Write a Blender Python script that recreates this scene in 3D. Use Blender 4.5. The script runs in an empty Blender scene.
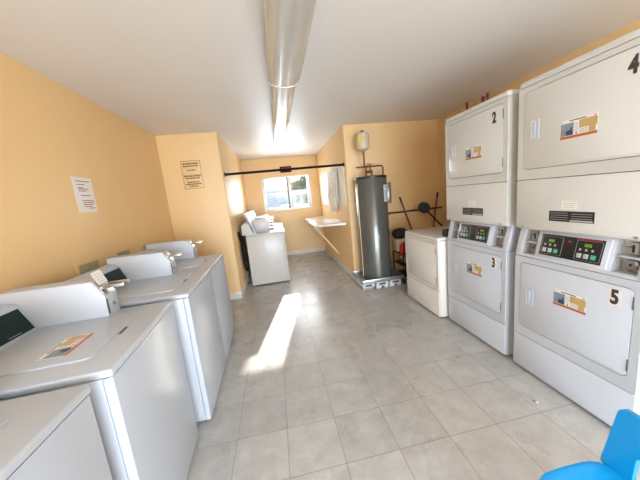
import bpy, bmesh, math, random
from mathutils import Vector, Matrix
random.seed(7)
C = bpy.context.scene.collection
S = bpy.context.scene
PI = math.pi

# ------------------------------------------------------------------ camera
cam_data = bpy.data.cameras.new('camera')
cam = bpy.data.objects.new('camera', cam_data); C.objects.link(cam)
cam_data.sensor_width = 36.0
cam_data.lens = 261.918/640*36
cam_data.clip_start = 0.02
_r = Vector((0.9805406518804751, -0.16916036364329434, -0.09962329738510628))
_u = Vector((0.12483450092296347, 0.1456106550757457, 0.9814346053139388))
_f = Vector((0.1515136211339678, 0.974772952281956, -0.16389421622007236))
m = Matrix(((_r.x, _u.x, -_f.x, 0), (_r.y, _u.y, -_f.y, 0), (_r.z, _u.z, -_f.z, 1.4187), (0, 0, 0, 1)))
cam.matrix_world = m
S.camera = cam

# ------------------------------------------------------------------ world, sun, daylight, exposure
world = bpy.data.worlds.new('daylight_sky'); S.world = world
world.use_nodes = True
wn = world.node_tree.nodes; wl = world.node_tree.links
bg = wn['Background']
sky = wn.new('ShaderNodeTexSky'); sky.sky_type = 'NISHITA'; sky.sun_disc = False
sky.sun_elevation = math.radians(24); sky.sun_rotation = math.radians(11)
sky.air_density = 1.0; sky.dust_density = 1.5
wl.new(sky.outputs[0], bg.inputs[0]); bg.inputs[1].default_value = 0.20
sun_d = bpy.data.lights.new('sun', 'SUN'); sun_d.energy = 16.0; sun_d.angle = math.radians(0.8); sun_d.color = (1.0, 0.93, 0.82)
sun = bpy.data.objects.new('sun', sun_d); C.objects.link(sun)
sun.rotation_euler = Vector((-0.208, -1.0, -0.424)).to_track_quat('-Z', 'Y').to_euler()
def area(name, loc, target, sx, sy, power, col):
    d = bpy.data.lights.new(name, 'AREA'); d.shape = 'RECTANGLE'; d.size = sx; d.size_y = sy; d.energy = power; d.color = col
    o = bpy.data.objects.new(name, d); C.objects.link(o); o.location = loc
    o.rotation_euler = (Vector(target)-Vector(loc)).to_track_quat('-Z', 'Y').to_euler()
    return o
area('doorway_daylight', (0.70, -3.06, 0.98), (0.3, 4.0, 0.95), 2.8, 1.85, 285, (0.80, 0.90, 1.0))
area('window_daylight', (0.34, 6.74, 1.58), (0.34, 2.0, 1.0), 1.1, 0.78, 38, (0.86, 0.93, 1.0))
S.view_settings.view_transform = 'Standard'; S.view_settings.look = 'None'
S.view_settings.gamma = 1.0; S.view_settings.use_curve_mapping = False
S.view_settings.exposure = 0.14

# ------------------------------------------------------------------ materials
def mat(name, col, rough=0.5, metal=0.0, coat=0.0, spec=None, noise=0.0, nscale=8.0, bump=0.0, bscale=200.0, emit=None, trans=0.0, rvar=0.0):
    M = bpy.data.materials.new(name); M.use_nodes = True
    n = M.node_tree.nodes; l = M.node_tree.links; b = n['Principled BSDF']
    b.inputs['Base Color'].default_value = (*col, 1); b.inputs['Roughness'].default_value = rough
    b.inputs['Metallic'].default_value = metal; b.inputs['Coat Weight'].default_value = coat
    b.inputs['Coat Roughness'].default_value = 0.08
    b.inputs['Transmission Weight'].default_value = trans
    if spec is not None: b.inputs['Specular IOR Level'].default_value = spec
    tc = n.new('ShaderNodeTexCoord')
    if noise > 0:
        t = n.new('ShaderNodeTexNoise'); t.inputs['Scale'].default_value = nscale; t.inputs['Detail'].default_value = 5
        l.new(tc.outputs['Object'], t.inputs['Vector'])
        mx = n.new('ShaderNodeMix'); mx.data_type = 'RGBA'
        mx.inputs[6].default_value = (*[c*(1-noise) for c in col], 1); mx.inputs[7].default_value = (*[min(1, c*(1+noise)) for c in col], 1)
        l.new(t.outputs['Fac'], mx.inputs[0]); l.new(mx.outputs[2], b.inputs['Base Color'])
        if rvar > 0:
            mr = n.new('ShaderNodeMapRange'); mr.inputs[3].default_value = rough-rvar; mr.inputs[4].default_value = rough+rvar
            l.new(t.outputs['Fac'], mr.inputs[0]); l.new(mr.outputs[0], b.inputs['Roughness'])
    if bump > 0:
        t2 = n.new('ShaderNodeTexNoise'); t2.inputs['Scale'].default_value = bscale; t2.inputs['Detail'].default_value = 3
        l.new(tc.outputs['Object'], t2.inputs['Vector'])
        bp = n.new('ShaderNodeBump'); bp.inputs['Strength'].default_value = bump; bp.inputs['Distance'].default_value = 0.002
        l.new(t2.outputs['Fac'], bp.inputs['Height']); l.new(bp.outputs[0], b.inputs['Normal'])
    if emit:
        b.inputs['Emission Color'].default_value = (*emit[0], 1); b.inputs['Emission Strength'].default_value = emit[1]
    return M
PEACH = (0.83, 0.56, 0.27)
m_wall = mat('peach_wall_paint', PEACH, 0.42, noise=0.03, nscale=2.5, bump=0.25, bscale=120)
m_ceil = mat('ceiling_paint', (0.78, 0.74, 0.70), 0.45, noise=0.02, nscale=3, bump=0.3, bscale=160)
m_base = mat('light_vinyl_baseboard', (0.76, 0.70, 0.64), 0.4, noise=0.05)
m_dryer = mat('cool_white_enamel', (0.57, 0.61, 0.68), 0.28, coat=0.15, noise=0.012, nscale=3)
m_white = mat('white_enamel', (0.48, 0.52, 0.585), 0.33, coat=0.08, noise=0.012, nscale=3)
m_cream = mat('cream_enamel', (0.62, 0.605, 0.575), 0.36, coat=0.15, noise=0.02, nscale=3)
m_ivory = mat('ivory_enamel', (0.62, 0.615, 0.59), 0.3, coat=0.15, noise=0.02, nscale=4)
m_bone = mat('bone_enamel', (0.76, 0.735, 0.69), 0.3, coat=0.2, noise=0.02)
m_plastic = mat('white_plastic', (0.53, 0.565, 0.63), 0.40, noise=0.01)
m_trim = mat('light_grey_trim', (0.62, 0.68, 0.78), 0.3, noise=0.02)
m_screen = mat('dark_green_black_glass', (0.005, 0.020, 0.018), 0.45, spec=0.2, noise=0.1)
m_black = mat('black_plastic', (0.012, 0.012, 0.013), 0.35, noise=0.1)
m_matblack = mat('matt_black_paint', (0.010, 0.008, 0.008), 0.7, spec=0.15, noise=0.1)
m_panel = mat('black_control_film', (0.012, 0.014, 0.016), 0.3, noise=0.1)
m_grey = mat('grey_print', (0.42, 0.43, 0.43), 0.5, noise=0.03)
m_dgrey = mat('dark_grey_rubber', (0.06, 0.06, 0.065), 0.5, noise=0.1)
m_chrome = mat('brushed_chrome', (0.50, 0.48, 0.45), 0.32, metal=1.0, noise=0.06, nscale=40)
m_recess = mat('coin_recess_steel', (0.50, 0.51, 0.52), 0.4, metal=0.3, noise=0.05)
m_gap = mat('dark_seam_shade', (0.05, 0.05, 0.05), 0.8, noise=0.05)  # shade in the door and panel gaps, painted on a dark backing sheet
m_hinge = mat('dark_hinge_metal', (0.20, 0.20, 0.21), 0.4, metal=0.6, noise=0.05)
m_paper = mat('white_paper', (0.84, 0.80, 0.77), 0.7, noise=0.02)
m_inkred = mat('faded_red_ink', (0.42, 0.20, 0.17), 0.7, noise=0.05)
m_ink = mat('black_ink', (0.05, 0.04, 0.04), 0.6, noise=0.05)
m_orange = mat('orange_red_print', (0.50, 0.12, 0.04), 0.4, noise=0.05)
m_yellow = mat('amber_print', (0.55, 0.38, 0.16), 0.4, noise=0.15, nscale=30)
m_blueprint = mat('slate_blue_print', (0.24, 0.29, 0.34), 0.4, noise=0.25, nscale=25)
m_navy = mat('navy_print', (0.03, 0.06, 0.14), 0.4, noise=0.1)
m_led = mat('green_led_digits', (0.1, 0.3, 0.02), 0.4, emit=((0.45, 0.8, 0.05), 0.45))
m_greenkey = mat('green_key_print', (0.03, 0.38, 0.20), 0.4, noise=0.05)
m_redprint = mat('red_print', (0.35, 0.02, 0.02), 0.4, noise=0.05)
m_exitred = mat('exit_letter_red', (0.45, 0.02, 0.03), 0.4, emit=((0.8, 0.02, 0.04), 0.25))
m_tank = mat('grey_heater_jacket', (0.115, 0.118, 0.105), 0.25, metal=0.25, coat=0.4, noise=0.04)
m_beige = mat('beige_tank_paint', (0.62, 0.52, 0.36), 0.35, noise=0.04)
m_copper = mat('weathered_copper', (0.22, 0.07, 0.04), 0.4, metal=0.7, noise=0.15, nscale=30)
m_galv = mat('galvanised_steel', (0.42, 0.44, 0.46), 0.35, metal=0.7, noise=0.15, nscale=20)
m_block = mat('painted_concrete_block', (0.68, 0.68, 0.68), 0.7, noise=0.1, nscale=12, bump=0.4)
m_brick = mat('pink_brick', (0.50, 0.33, 0.27), 0.8, noise=0.15, nscale=20, bump=0.4)
m_pipe = mat('dark_brown_pipe', (0.10, 0.045, 0.03), 0.4, metal=0.3, noise=0.1)
m_redwood = mat('red_handle_paint', (0.22, 0.02, 0.02), 0.35, noise=0.1)
m_bristle = mat('blue_grey_bristle', (0.045, 0.06, 0.085), 0.8, noise=0.3, nscale=60)
m_blue = mat('bright_blue_plastic', (0.0, 0.31, 0.74), 0.33, coat=0.15, noise=0.02)
m_counter = mat('white_laminate', (0.86, 0.83, 0.80), 0.15, coat=0.2, noise=0.02)
m_wood = mat('pale_wood_brace', (0.72, 0.52, 0.32), 0.5, noise=0.08, nscale=15)
m_frame = mat('window_aluminium', (0.72, 0.72, 0.70), 0.35, metal=0.2, noise=0.03)
m_lens = mat('clear_prismatic_lens', (0.58, 0.56, 0.52), 0.22, metal=0.2, coat=0.5, noise=0.06, nscale=2.5)
m_fixture = mat('fixture_white_metal', (0.70, 0.68, 0.64), 0.3, metal=0.3, noise=0.03)
m_cloth = mat('patterned_cloth', (0.86, 0.76, 0.72), 0.85, noise=0.30, nscale=22)
m_keys = mat('pale_grey_keys', (0.50, 0.51, 0.52), 0.5, noise=0.03)
m_pull = mat('pale_blue_pull_recess', (0.50, 0.60, 0.82), 0.3, noise=0.02)
m_red = mat('red_plastic', (0.65, 0.02, 0.02), 0.35, noise=0.05)
m_card = mat('brown_cardboard', (0.35, 0.22, 0.12), 0.8, noise=0.08)
m_outbox = mat('olive_box_liner', (0.40, 0.38, 0.22), 0.6, noise=0.08)
m_bezel = mat('cream_box_flange', (0.74, 0.64, 0.46), 0.5, noise=0.03)

def glass_mat():
    M = bpy.data.materials.new('window_glass'); M.use_nodes = True
    n = M.node_tree.nodes; l = M.node_tree.links; n.clear()
    o = n.new('ShaderNodeOutputMaterial'); tr = n.new('ShaderNodeBsdfTransparent'); gl = n.new('ShaderNodeBsdfGlossy'); mx = n.new('ShaderNodeMixShader')
    fr = n.new('ShaderNodeFresnel'); fr.inputs[0].default_value = 1.3; gl.inputs['Roughness'].default_value = 0.02
    tr.inputs[0].default_value = (0.95, 0.97, 0.98, 1)
    l.new(fr.outputs[0], mx.inputs[0]); l.new(tr.outputs[0], mx.inputs[1]); l.new(gl.outputs[0], mx.inputs[2]); l.new(mx.outputs[0], o.inputs[0])
    return M
m_glass = glass_mat()

def floor_mat():
    M = bpy.data.materials.new('vinyl_floor_tiles'); M.use_nodes = True
    n = M.node_tree.nodes; l = M.node_tree.links; b = n['Principled BSDF']
    T = 0.305
    geo = n.new('ShaderNodeNewGeometry'); sep = n.new('ShaderNodeSeparateXYZ'); l.new(geo.outputs['Position'], sep.inputs[0])
    def math_(op, a, bb=None, c=None):
        k = n.new('ShaderNodeMath'); k.operation = op
        for i, v in enumerate((a, bb, c)):
            if v is None: continue
            if isinstance(v, (int, float)): k.inputs[i].default_value = v
            else: l.new(v, k.inputs[i])
        return k.outputs[0]
    ux = math_('DIVIDE', math_('SUBTRACT', sep.outputs[0], -0.7109), T)
    uy = math_('DIVIDE', math_('SUBTRACT', sep.outputs[1], 1.7798), T)
    def edge(v):
        fr = math_('FRACT', v); return math_('MINIMUM', fr, math_('SUBTRACT', 1.0, fr))
    e = math_('MINIMUM', edge(ux), edge(uy))
    mr = n.new('ShaderNodeMapRange'); mr.inputs[1].default_value = 0.003; mr.inputs[2].default_value = 0.009
    l.new(e, mr.inputs[0])
    cell = n.new('ShaderNodeCombineXYZ'); l.new(math_('FLOOR', ux), cell.inputs[0]); l.new(math_('FLOOR', uy), cell.inputs[1])
    wnz = n.new('ShaderNodeTexWhiteNoise'); l.new(cell.outputs[0], wnz.inputs['Vector'])
    off = n.new('ShaderNodeVectorMath'); off.operation = 'MULTIPLY_ADD'; off.inputs[1].default_value = (7, 7, 7)
    l.new(wnz.outputs['Color'], off.inputs[0]); l.new(geo.outputs['Position'], off.inputs[2])
    n1 = n.new('ShaderNodeTexNoise'); n1.inputs['Scale'].default_value = 9; n1.inputs['Detail'].default_value = 8; n1.inputs['Roughness'].default_value = 0.65
    l.new(off.outputs[0], n1.inputs['Vector'])
    cr = n.new('ShaderNodeValToRGB'); cr.color_ramp.elements[0].position = 0.32; cr.color_ramp.elements[1].position = 0.72
    cr.color_ramp.elements[0].color = (0.42, 0.405, 0.385, 1); cr.color_ramp.elements[1].color = (0.56, 0.545, 0.525, 1)
    l.new(n1.outputs['Fac'], cr.inputs[0])
    hsv = n.new('ShaderNodeHueSaturation'); l.new(cr.outputs[0], hsv.inputs['Color'])
    mv = n.new('ShaderNodeMapRange'); mv.inputs[3].default_value = 0.92; mv.inputs[4].default_value = 1.08
    l.new(wnz.outputs['Value'], mv.inputs[0]); l.new(mv.outputs[0], hsv.inputs['Value'])
    mx = n.new('ShaderNodeMix'); mx.data_type = 'RGBA'; mx.inputs[6].default_value = (0.27, 0.235, 0.21, 1)
    l.new(mr.outputs[0], mx.inputs[0]); l.new(hsv.outputs[0], mx.inputs[7]); l.new(mx.outputs[2], b.inputs['Base Color'])
    n2 = n.new('ShaderNodeTexNoise'); n2.inputs['Scale'].default_value = 3.5; n2.inputs['Detail'].default_value = 4
    l.new(geo.outputs['Position'], n2.inputs['Vector'])
    rr = n.new('ShaderNodeMapRange'); rr.inputs[3].default_value = 0.18; rr.inputs[4].default_value = 0.40
    l.new(n2.outputs['Fac'], rr.inputs[0]); l.new(rr.outputs[0], b.inputs['Roughness'])
    bp = n.new('ShaderNodeBump'); bp.inputs['Strength'].default_value = 0.25; bp.inputs['Distance'].default_value = 0.002
    l.new(mr.outputs[0], bp.inputs['Height'])
    n3 = n.new('ShaderNodeTexNoise'); n3.inputs['Scale'].default_value = 14; l.new(geo.outputs['Position'], n3.inputs['Vector'])
    bp2 = n.new('ShaderNodeBump'); bp2.inputs['Strength'].default_value = 0.05; bp2.inputs['Distance'].default_value = 0.004
    l.new(n3.outputs['Fac'], bp2.inputs['Height']); l.new(bp.outputs[0], bp2.inputs['Normal']); l.new(bp2.outputs[0], b.inputs['Normal'])
    return M
m_floor = floor_mat()

# ------------------------------------------------------------------ mesh helpers
class MB:
    """collects shapes and links them as ONE mesh object"""
    def __init__(s): s.bm = bmesh.new(); s.mats = []
    def mi(s, m_):
        if m_ not in s.mats: s.mats.append(m_)
        return s.mats.index(m_)
    def _fin(s, faces, m_, smooth=False):
        i = s.mi(m_)
        for f in faces:
            if f.is_valid: f.material_index = i; f.smooth = smooth
    def merge(s, tmp, m_, smooth=False, mtx=None):
        if mtx: bmesh.ops.transform(tmp, matrix=mtx, verts=tmp.verts)
        i = s.mi(m_); vm = {}
        for v in tmp.verts: vm[v] = s.bm.verts.new(v.co)
        for f in tmp.faces:
            try: g = s.bm.faces.new([vm[v] for v in f.verts])
            except ValueError: continue
            g.material_index = i; g.smooth = smooth
        tmp.free(); return s
    def box(s, x0, x1, y0, y1, z0, z1, m_, bev=0.0, seg=2, mtx=None, smooth=False):
        t = bmesh.new(); bmesh.ops.create_cube(t, size=1)
        for v in t.verts:
            v.co = Vector(((x0+x1)/2+v.co.x*(x1-x0), (y0+y1)/2+v.co.y*(y1-y0), (z0+z1)/2+v.co.z*(z1-z0)))
        if bev > 0: bmesh.ops.bevel(t, geom=t.edges[:], offset=bev, segments=seg, affect='EDGES', profile=0.5)
        return s.merge(t, m_, smooth or bev > 0, mtx)
    def prism(s, pts, axis, a0, a1, m_, bev=0.0, seg=2, smooth=False, mtx=None):
        """pts: 2D outline; axis 'y': pts are (x,z); 'x': (y,z); 'z': (x,y)"""
        t = bmesh.new()
        def P(p, a): return {'y': (p[0], a, p[1]), 'x': (a, p[0], p[1]), 'z': (p[0], p[1], a)}[axis]
        A = [t.verts.new(P(p, a0)) for p in pts]; B = [t.verts.new(P(p, a1)) for p in pts]
        t.faces.new(A); t.faces.new(B[::-1]); k = len(pts)
        for i in range(k): t.faces.new((A[i], B[i], B[(i+1) % k], A[(i+1) % k]))
        bmesh.ops.recalc_face_normals(t, faces=t.faces)
        if bev > 0: bmesh.ops.bevel(t, geom=[e for e in t.edges if e.calc_face_angle(0) > 0.35], offset=bev, segments=seg, affect='EDGES', profile=0.5)
        return s.merge(t, m_, smooth or bev > 0, mtx)
    def ring(s, outer, inner, x0, x1, m_, mtx=None):
        """plate in the y,z plane with a hole"""
        t = bmesh.new(); k = len(outer)
        L = [[t.verts.new((x, p[0], p[1])) for p in q] for x in (x0, x1) for q in (outer, inner)]
        o0, i0, o1, i1 = L
        for i in range(k):
            j = (i+1) % k
            t.faces.new((o1[i], o1[j], i1[j], i1[i])); t.faces.new((o0[i], i0[i], i0[j], o0[j]))
            t.faces.new((o0[i], o0[j], o1[j], o1[i])); t.faces.new((i0[i], i1[i], i1[j], i0[j]))
        bmesh.ops.recalc_face_normals(t, faces=t.faces)
        ed = [e for e in t.edges if e.is_manifold and e.calc_face_angle(0) > 1.2 and abs(e.verts[0].co.x-x1) < 1e-6 and abs(e.verts[1].co.x-x1) < 1e-6]
        bmesh.ops.bevel(t, geom=ed, offset=0.0012, segments=1, affect='EDGES')
        return s.merge(t, m_, False, mtx)
    def cyl(s, p0, p1, r0, m_, r1=None, n=20, cap=True, smooth=True):
        p0 = Vector(p0); p1 = Vector(p1); r1 = r0 if r1 is None else r1
        d = (p1-p0); q = d.to_track_quat('Z', 'Y').to_matrix()
        t = bmesh.new(); A = []; B = []
        for i in range(n):
            a = 2*PI*i/n; v = q @ Vector((math.cos(a), math.sin(a), 0))
            A.append(t.verts.new(p0+v*r0)); B.append(t.verts.new(p1+v*r1))
        for i in range(n): t.faces.new((A[i], A[(i+1) % n], B[(i+1) % n], B[i]))
        if cap: t.faces.new(A[::-1]); t.faces.new(B)
        s.merge(t, m_, smooth); return s
    def tube(s, pts, r, m_, n=10):
        pts = [Vector(p) for p in pts]; t = bmesh.new(); R_ = []
        up = Vector((0, 0, 1)); prev = None
        for i, p in enumerate(pts):
            d = (pts[min(i+1, len(pts)-1)]-pts[max(i-1, 0)]).normalized()
            if prev is None:
                a = d.orthogonal().normalized()
            else:
                a = (prev-d*prev.dot(d)).normalized()
            prev = a; b = d.cross(a); rr = r[i] if isinstance(r, (list, tuple)) else r
            R_.append([t.verts.new(p+(a*math.cos(2*PI*k/n)+b*math.sin(2*PI*k/n))*rr) for k in range(n)])
        for A, B in zip(R_, R_[1:]):
            for k in range(n): t.faces.new((A[k], A[(k+1) % n], B[(k+1) % n], B[k]))
        t.faces.new(R_[0][::-1]); t.faces.new(R_[-1])
        s.merge(t, m_, True); return s
    def lathe(s, prof, c, m_, n=40, axis='z'):
        t = bmesh.new(); rings = []
        for r, z in prof:
            ring = []
            for k in range(n):
                a = 2*PI*k/n; x, y = r*math.cos(a), r*math.sin(a)
                ring.append(t.verts.new({'z': (c[0]+x, c[1]+y, c[2]+z), 'x': (c[0]+z, c[1]+x, c[2]+y)}[axis]))
            rings.append(ring)
        for A, B in zip(rings, rings[1:]):
            for k in range(n): t.faces.new((A[k], A[(k+1) % n], B[(k+1) % n], B[k]))
        t.faces.new(rings[0][::-1]); t.faces.new(rings[-1])
        bmesh.ops.recalc_face_normals(t, faces=t.faces)
        s.merge(t, m_, True); return s
    def build(s, name, parent=None, loc=None, rot=None, sharp=35):
        me = bpy.data.meshes.new(name); s.bm.to_mesh(me); s.bm.free()
        for m_ in s.mats: me.materials.append(m_)
        try: me.set_sharp_from_angle(angle=math.radians(sharp))
        except Exception: pass
        o = bpy.data.objects.new(name, me); C.objects.link(o)
        if parent: o.parent = parent
        if loc: o.location = loc
        if rot: o.rotation_euler = rot
        return o
def rrect(y0, y1, z0, z1, r, seg=5):
    out = []
    for cy, cz, a0 in ((y1-r, z1-r, 0), (y0+r, z1-r, 90), (y0+r, z0+r, 180), (y1-r, z0+r, 270)):
        for k in range(seg+1):
            a = math.radians(a0+90*k/seg); out.append((cy+r*math.cos(a), cz+r*math.sin(a)))
    return out
def empty(name, loc, label, cat, group=None, rz=0):
    o = bpy.data.objects.new(name, None); C.objects.link(o); o.location = loc; o.rotation_euler = (0, 0, rz); o.empty_display_size = 0.1
    return tag(o, label, cat, group)
def tag(o, label, cat, group=None):
    o['label'] = label; o['category'] = cat
    if group: o['group'] = group
    return o
def struct(o): o['kind'] = 'structure'; return o
def copy_tree(o, parent=None):
    c = o.copy(); C.objects.link(c); c.parent = parent
    for ch in list(o.children): copy_tree(ch, c)
    return c
def text_mesh(body, size, m_, name, parent, mtx, xs=1.0, offset=0.0):
    cu = bpy.data.curves.new('lettering', 'FONT'); cu.body = body; cu.size = size; cu.align_x = 'CENTER'; cu.align_y = 'CENTER'
    cu.offset = offset; cu.extrude = 0.0006
    tmp = bpy.data.objects.new('lettering', cu); C.objects.link(tmp)
    dg = bpy.context.evaluated_depsgraph_get(); dg.update()
    me = bpy.data.meshes.new_from_object(tmp.evaluated_get(dg)); bpy.data.objects.remove(tmp); bpy.data.curves.remove(cu)
    me.transform(Matrix.Diagonal((xs, 1, 1, 1))); me.transform(mtx)
    me.name = name; me.materials.clear(); me.materials.append(m_)
    o = bpy.data.objects.new(name, me); C.objects.link(o)
    if parent: o.parent = parent
    return o
# text basis: text x -> +y, text y -> +z, text normal -> +x   (reader looks towards -x)
def facing_x(x, y, z): return Matrix(((0, 0, 1, x), (1, 0, 0, y), (0, 1, 0, z), (0, 0, 0, 1)))
def tilt_face(x, y, z, lean):   # same, leaned back by 'lean' about the y axis
    return Matrix.Translation((x, y, z)) @ Matrix.Rotation(-lean, 4, 'Y') @ facing_x(0, 0, 0)

# ------------------------------------------------------------------ the room
XW, XR_, ZC, YW, YB = -1.4645, 2.733, 2.4376, 6.66, -3.0
XA, XB, YJL, YJR = -0.672, 1.146, 4.011, 4.048
o = MB().box(XW-0.15, XR_+0.15, YB-0.2, YW+0.15, -0.12, 0, m_floor).build('floor'); struct(o)
o = MB().box(XW-0.15, XR_+0.15, YB-0.2, YW+0.15, ZC, ZC+0.12, m_ceil).build('ceiling'); struct(o)
struct(MB().box(XW-0.14, XW, YB-0.14, YJL, 0, ZC, m_wall).build('wall_left'))
struct(MB().box(XR_, XR_+0.14, YB-0.14, YJR, 0, ZC, m_wall).build('wall_right'))
struct(MB().prism([(XW-0.14, YJL), (XA-0.02, YJL), (XA-0.006, YJL+0.006), (XA, YJL+0.02), (XA, YW), (XW-0.14, YW)], 'z', 0, ZC, m_wall).build('wall_alcove_left'))
struct(MB().prism([(XR_+0.14, YJR), (XB+0.02, YJR), (XB+0.006, YJR+0.006), (XB, YJR+0.02), (XB, YW), (XR_+0.14, YW)], 'z', 0, ZC, m_wall).build('wall_alcove_right'))
WX0, WX1, WZ0, WZ1 = -0.262, 0.938, 1.165, 1.985
w = MB()
w.box(XW-0.14, WX0, YW, YW+0.12, 0, ZC, m_wall); w.box(WX1, XR_+0.14, YW, YW+0.12, 0, ZC, m_wall)
w.box(WX0, WX1, YW, YW+0.12, 0, WZ0, m_wall); w.box(WX0, WX1, YW, YW+0.12, WZ1, ZC, m_wall)
struct(w.build('wall_far'))
w = MB()   # wall behind the camera with the wide open entrance
w.box(XW, -0.75, YB-0.14, YB, 0, ZC, m_wall); w.box(2.15, XR_, YB-0.14, YB, 0, ZC, m_wall); w.box(-0.75, 2.15, YB-0.14, YB, 2.12, ZC, m_wall)
struct(w.build('wall_near'))
struct(MB().box(XW, XA+0.012, YJL-0.012, YJL, 0, 0.105, m_base, 0.003).build('baseboard_left_return'))
struct(MB().box(XA, XA+0.012, YJL-0.012, YW, 0, 0.105, m_base, 0.003).build('baseboard_alcove_left'))
struct(MB().box(XA+0.012, XB-0.012, YW-0.012, YW, 0, 0.10, m_base, 0.003).build('baseboard_far'))
struct(MB().box(XB-0.012, XB, YJR-0.012, YW, 0, 0.10, m_base, 0.003).build('baseboard_alcove_right'))
struct(MB().box(XB, XR_, YJR-0.012, YJR, 0, 0.10, m_base, 0.003).build('baseboard_right_return'))
struct(MB().box(XW, XW+0.012, YB, YJL-0.012, 0, 0.105, m_base, 0.003).build('baseboard_left'))

# window
wf = MB(); d0, d1 = YW+0.02, YW+0.09
wf.box(WX0, WX0+0.045, d0-0.025, d1, WZ0, WZ1, m_frame, 0.003); wf.box(WX1-0.05, WX1, d0-0.025, d1, WZ0, WZ1, m_frame, 0.003)
wf.box(WX0+0.045, WX1-0.05, d0-0.025, d1, WZ0, WZ0+0.04, m_frame, 0.003); wf.box(WX0+0.045, WX1-0.05, d0-0.025, d1, WZ1-0.018, WZ1, m_frame, 0.003)
win = struct(wf.build('window_1'))
s1 = MB(); a0, a1 = WX0+0.045, 0.375
s1.box(a0, a0+0.03, d0, d0+0.03, WZ0+0.04, WZ1-0.018, m_frame, 0.002); s1.box(a1-0.03, a1, d0, d0+0.03, WZ0+0.04, WZ1-0.018, m_black, 0.002)
s1.box(a0+0.03, a1-0.03, d0, d0+0.03, WZ0+0.04, WZ0+0.065, m_frame, 0.002); s1.box(a0+0.03, a1-0.03, d0, d0+0.03, WZ1-0.032, WZ1-0.018, m_frame, 0.002)
o = s1.build('window_sash', win); struct(o)
s2 = MB(); b0, b1 = 0.375, WX1-0.05
s2.box(b0, b0+0.085, d0+0.035, d0+0.065, WZ0+0.04, WZ1-0.018, m_frame, 0.002); s2.box(b1-0.045, b1, d0+0.035, d0+0.065, WZ0+0.04, WZ1-0.018, m_frame, 0.002)
s2.box(b0+0.085, b1-0.045, d0+0.035, d0+0.065, WZ0+0.04, WZ0+0.065, m_frame, 0.002); s2.box(b0+0.085, b1-0.045, d0+0.035, d0+0.065, WZ1-0.032, WZ1-0.018, m_frame, 0.002)
o = s2.build('window_sash', win); struct(o)
o = MB().box(a0+0.03, a1-0.03, d0+0.013, d0+0.017, WZ0+0.065, WZ1-0.032, m_glass).build('window_pane', win); struct(o)
o = MB().box(b0+0.085, b1-0.045, d0+0.048, d0+0.052, WZ0+0.065, WZ1-0.032, m_glass).build('window_pane', win); struct(o)

# ------------------------------------------------------------------ printed stickers and signs
def sticker_bm(flat=False):
    """instruction sticker: slate-blue picture left, amber picture right, orange bar below; local y right, z up, faces +x"""
    b = MB(); W, H = 0.178, 0.100
    def r(y0, y1, z0, z1, k, m_): b.box(0, 0.0004+0.0003*k, y0-W/2, y1-W/2, z0-H/2, z1-H/2, m_)
    r(0.0, W, 0.0, H, 0, m_paper)
    r(0.0, W, 0.0, 0.014, 1, m_orange)
    r(0.002, 0.068, 0.016, 0.082, 1, m_blueprint)
    r(0.094, W-0.002, 0.044, 0.086, 1, m_yellow)
    r(0.140, W-0.008, 0.016, 0.046, 2, m_yellow)
    b.prism(rrect(0.030-W/2, 0.064-W/2, 0.017-H/2, 0.044-H/2, 0.010, 3), 'x', 0.0003, 0.0016, m_navy)
    r(0.052, 0.060, 0.044, 0.058, 2, m_navy)
    for i in range(5): r(0.072, 0.090, 0.030+0.010*i, 0.034+0.010*i, 1, m_grey)
    for i in range(3): r(0.096, 0.136, 0.020+0.008*i, 0.0235+0.008*i, 1, m_grey)
    r(0.078, 0.086, 0.018, 0.026, 1, m_ink)
    r(0.045, 0.125, 0.090, 0.095, 1, m_ink); r(0.002, 0.010, 0.088, 0.096, 1, m_grey); r(0.160, 0.170, 0.090, 0.096, 1, m_orange)
    return b
_st = sticker_bm().build('instruction_sticker'); STICKER = _st.data; bpy.data.objects.remove(_st)
def sticker(parent, x, y, z, flat=False, rz=0):
    o = bpy.data.objects.new('instruction_sticker', STICKER); C.objects.link(o); o.parent = parent; o.location = (x, y, z)
    if flat: o.rotation_euler = (0, -PI/2, 0)
    o['label'] = 'instruction sticker with blue and amber pictures over an orange bar'
    return o

# ------------------------------------------------------------------ dryers (built facing +x, reader's right is +y)
def hinge(parent, y, z):
    return MB().box(0.350, 0.3540, y-0.0035, y+0.0035, z-0.034, z+0.034, m_hinge, 0.002).build('hinge', parent)
def door_parts(root, z0, z1, m_, y0=-0.302, y1=0.302):
    d = MB().prism(rrect(y0, y1, z0, z1, 0.028), 'x', 0.3386, 0.3515, m_, 0.0025, 2).build('door', root)
    hz = z0+(z1-z0)*0.50; hy = y0+0.073
    h = MB()
    h.ring(rrect(hy-0.030, hy+0.030, hz-0.062, hz+0.062, 0.008), rrect(hy-0.016, hy+0.016, hz-0.050, hz+0.050, 0.005), 0.3510, 0.3535, m_)
    h.box(0.3512, 0.3520, hy-0.016, hy+0.016, hz-0.050, hz+0.050, m_trim)
    h.box(0.3518, 0.3540, hy-0.010, hy+0.006, hz-0.044, hz+0.044, m_pull, 0.001)
    h.build('door_handle', d)
    hinge(d, y1+0.001, z0+0.070); hinge(d, y1+0.001, z1-0.070)
    return d
def cabinet(root, z0, z1, m_, name='cabinet'):
    return MB().prism([(-0.35, -0.347), (0.318, -0.347), (0.332, -0.341), (0.338, -0.330), (0.338, 0.330), (0.332, 0.341), (0.318, 0.347), (-0.35, 0.347)], 'z', z0, z1, m_).box(0.3375, 0.3384, -0.334, 0.334, z0+0.006, z1-0.002, m_gap).build(name, root)
def plate(root, name, z0, z1, m_, hole=None):
    b = MB(); out = rrect(-0.343, 0.343, z0, z1, 0.010)
    if hole: b.ring(out, hole, 0.3386, 0.350, m_)
    else: b.prism(out, 'x', 0.3386, 0.350, m_, 0.003, 2)
    return b.build(name, root)
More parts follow.
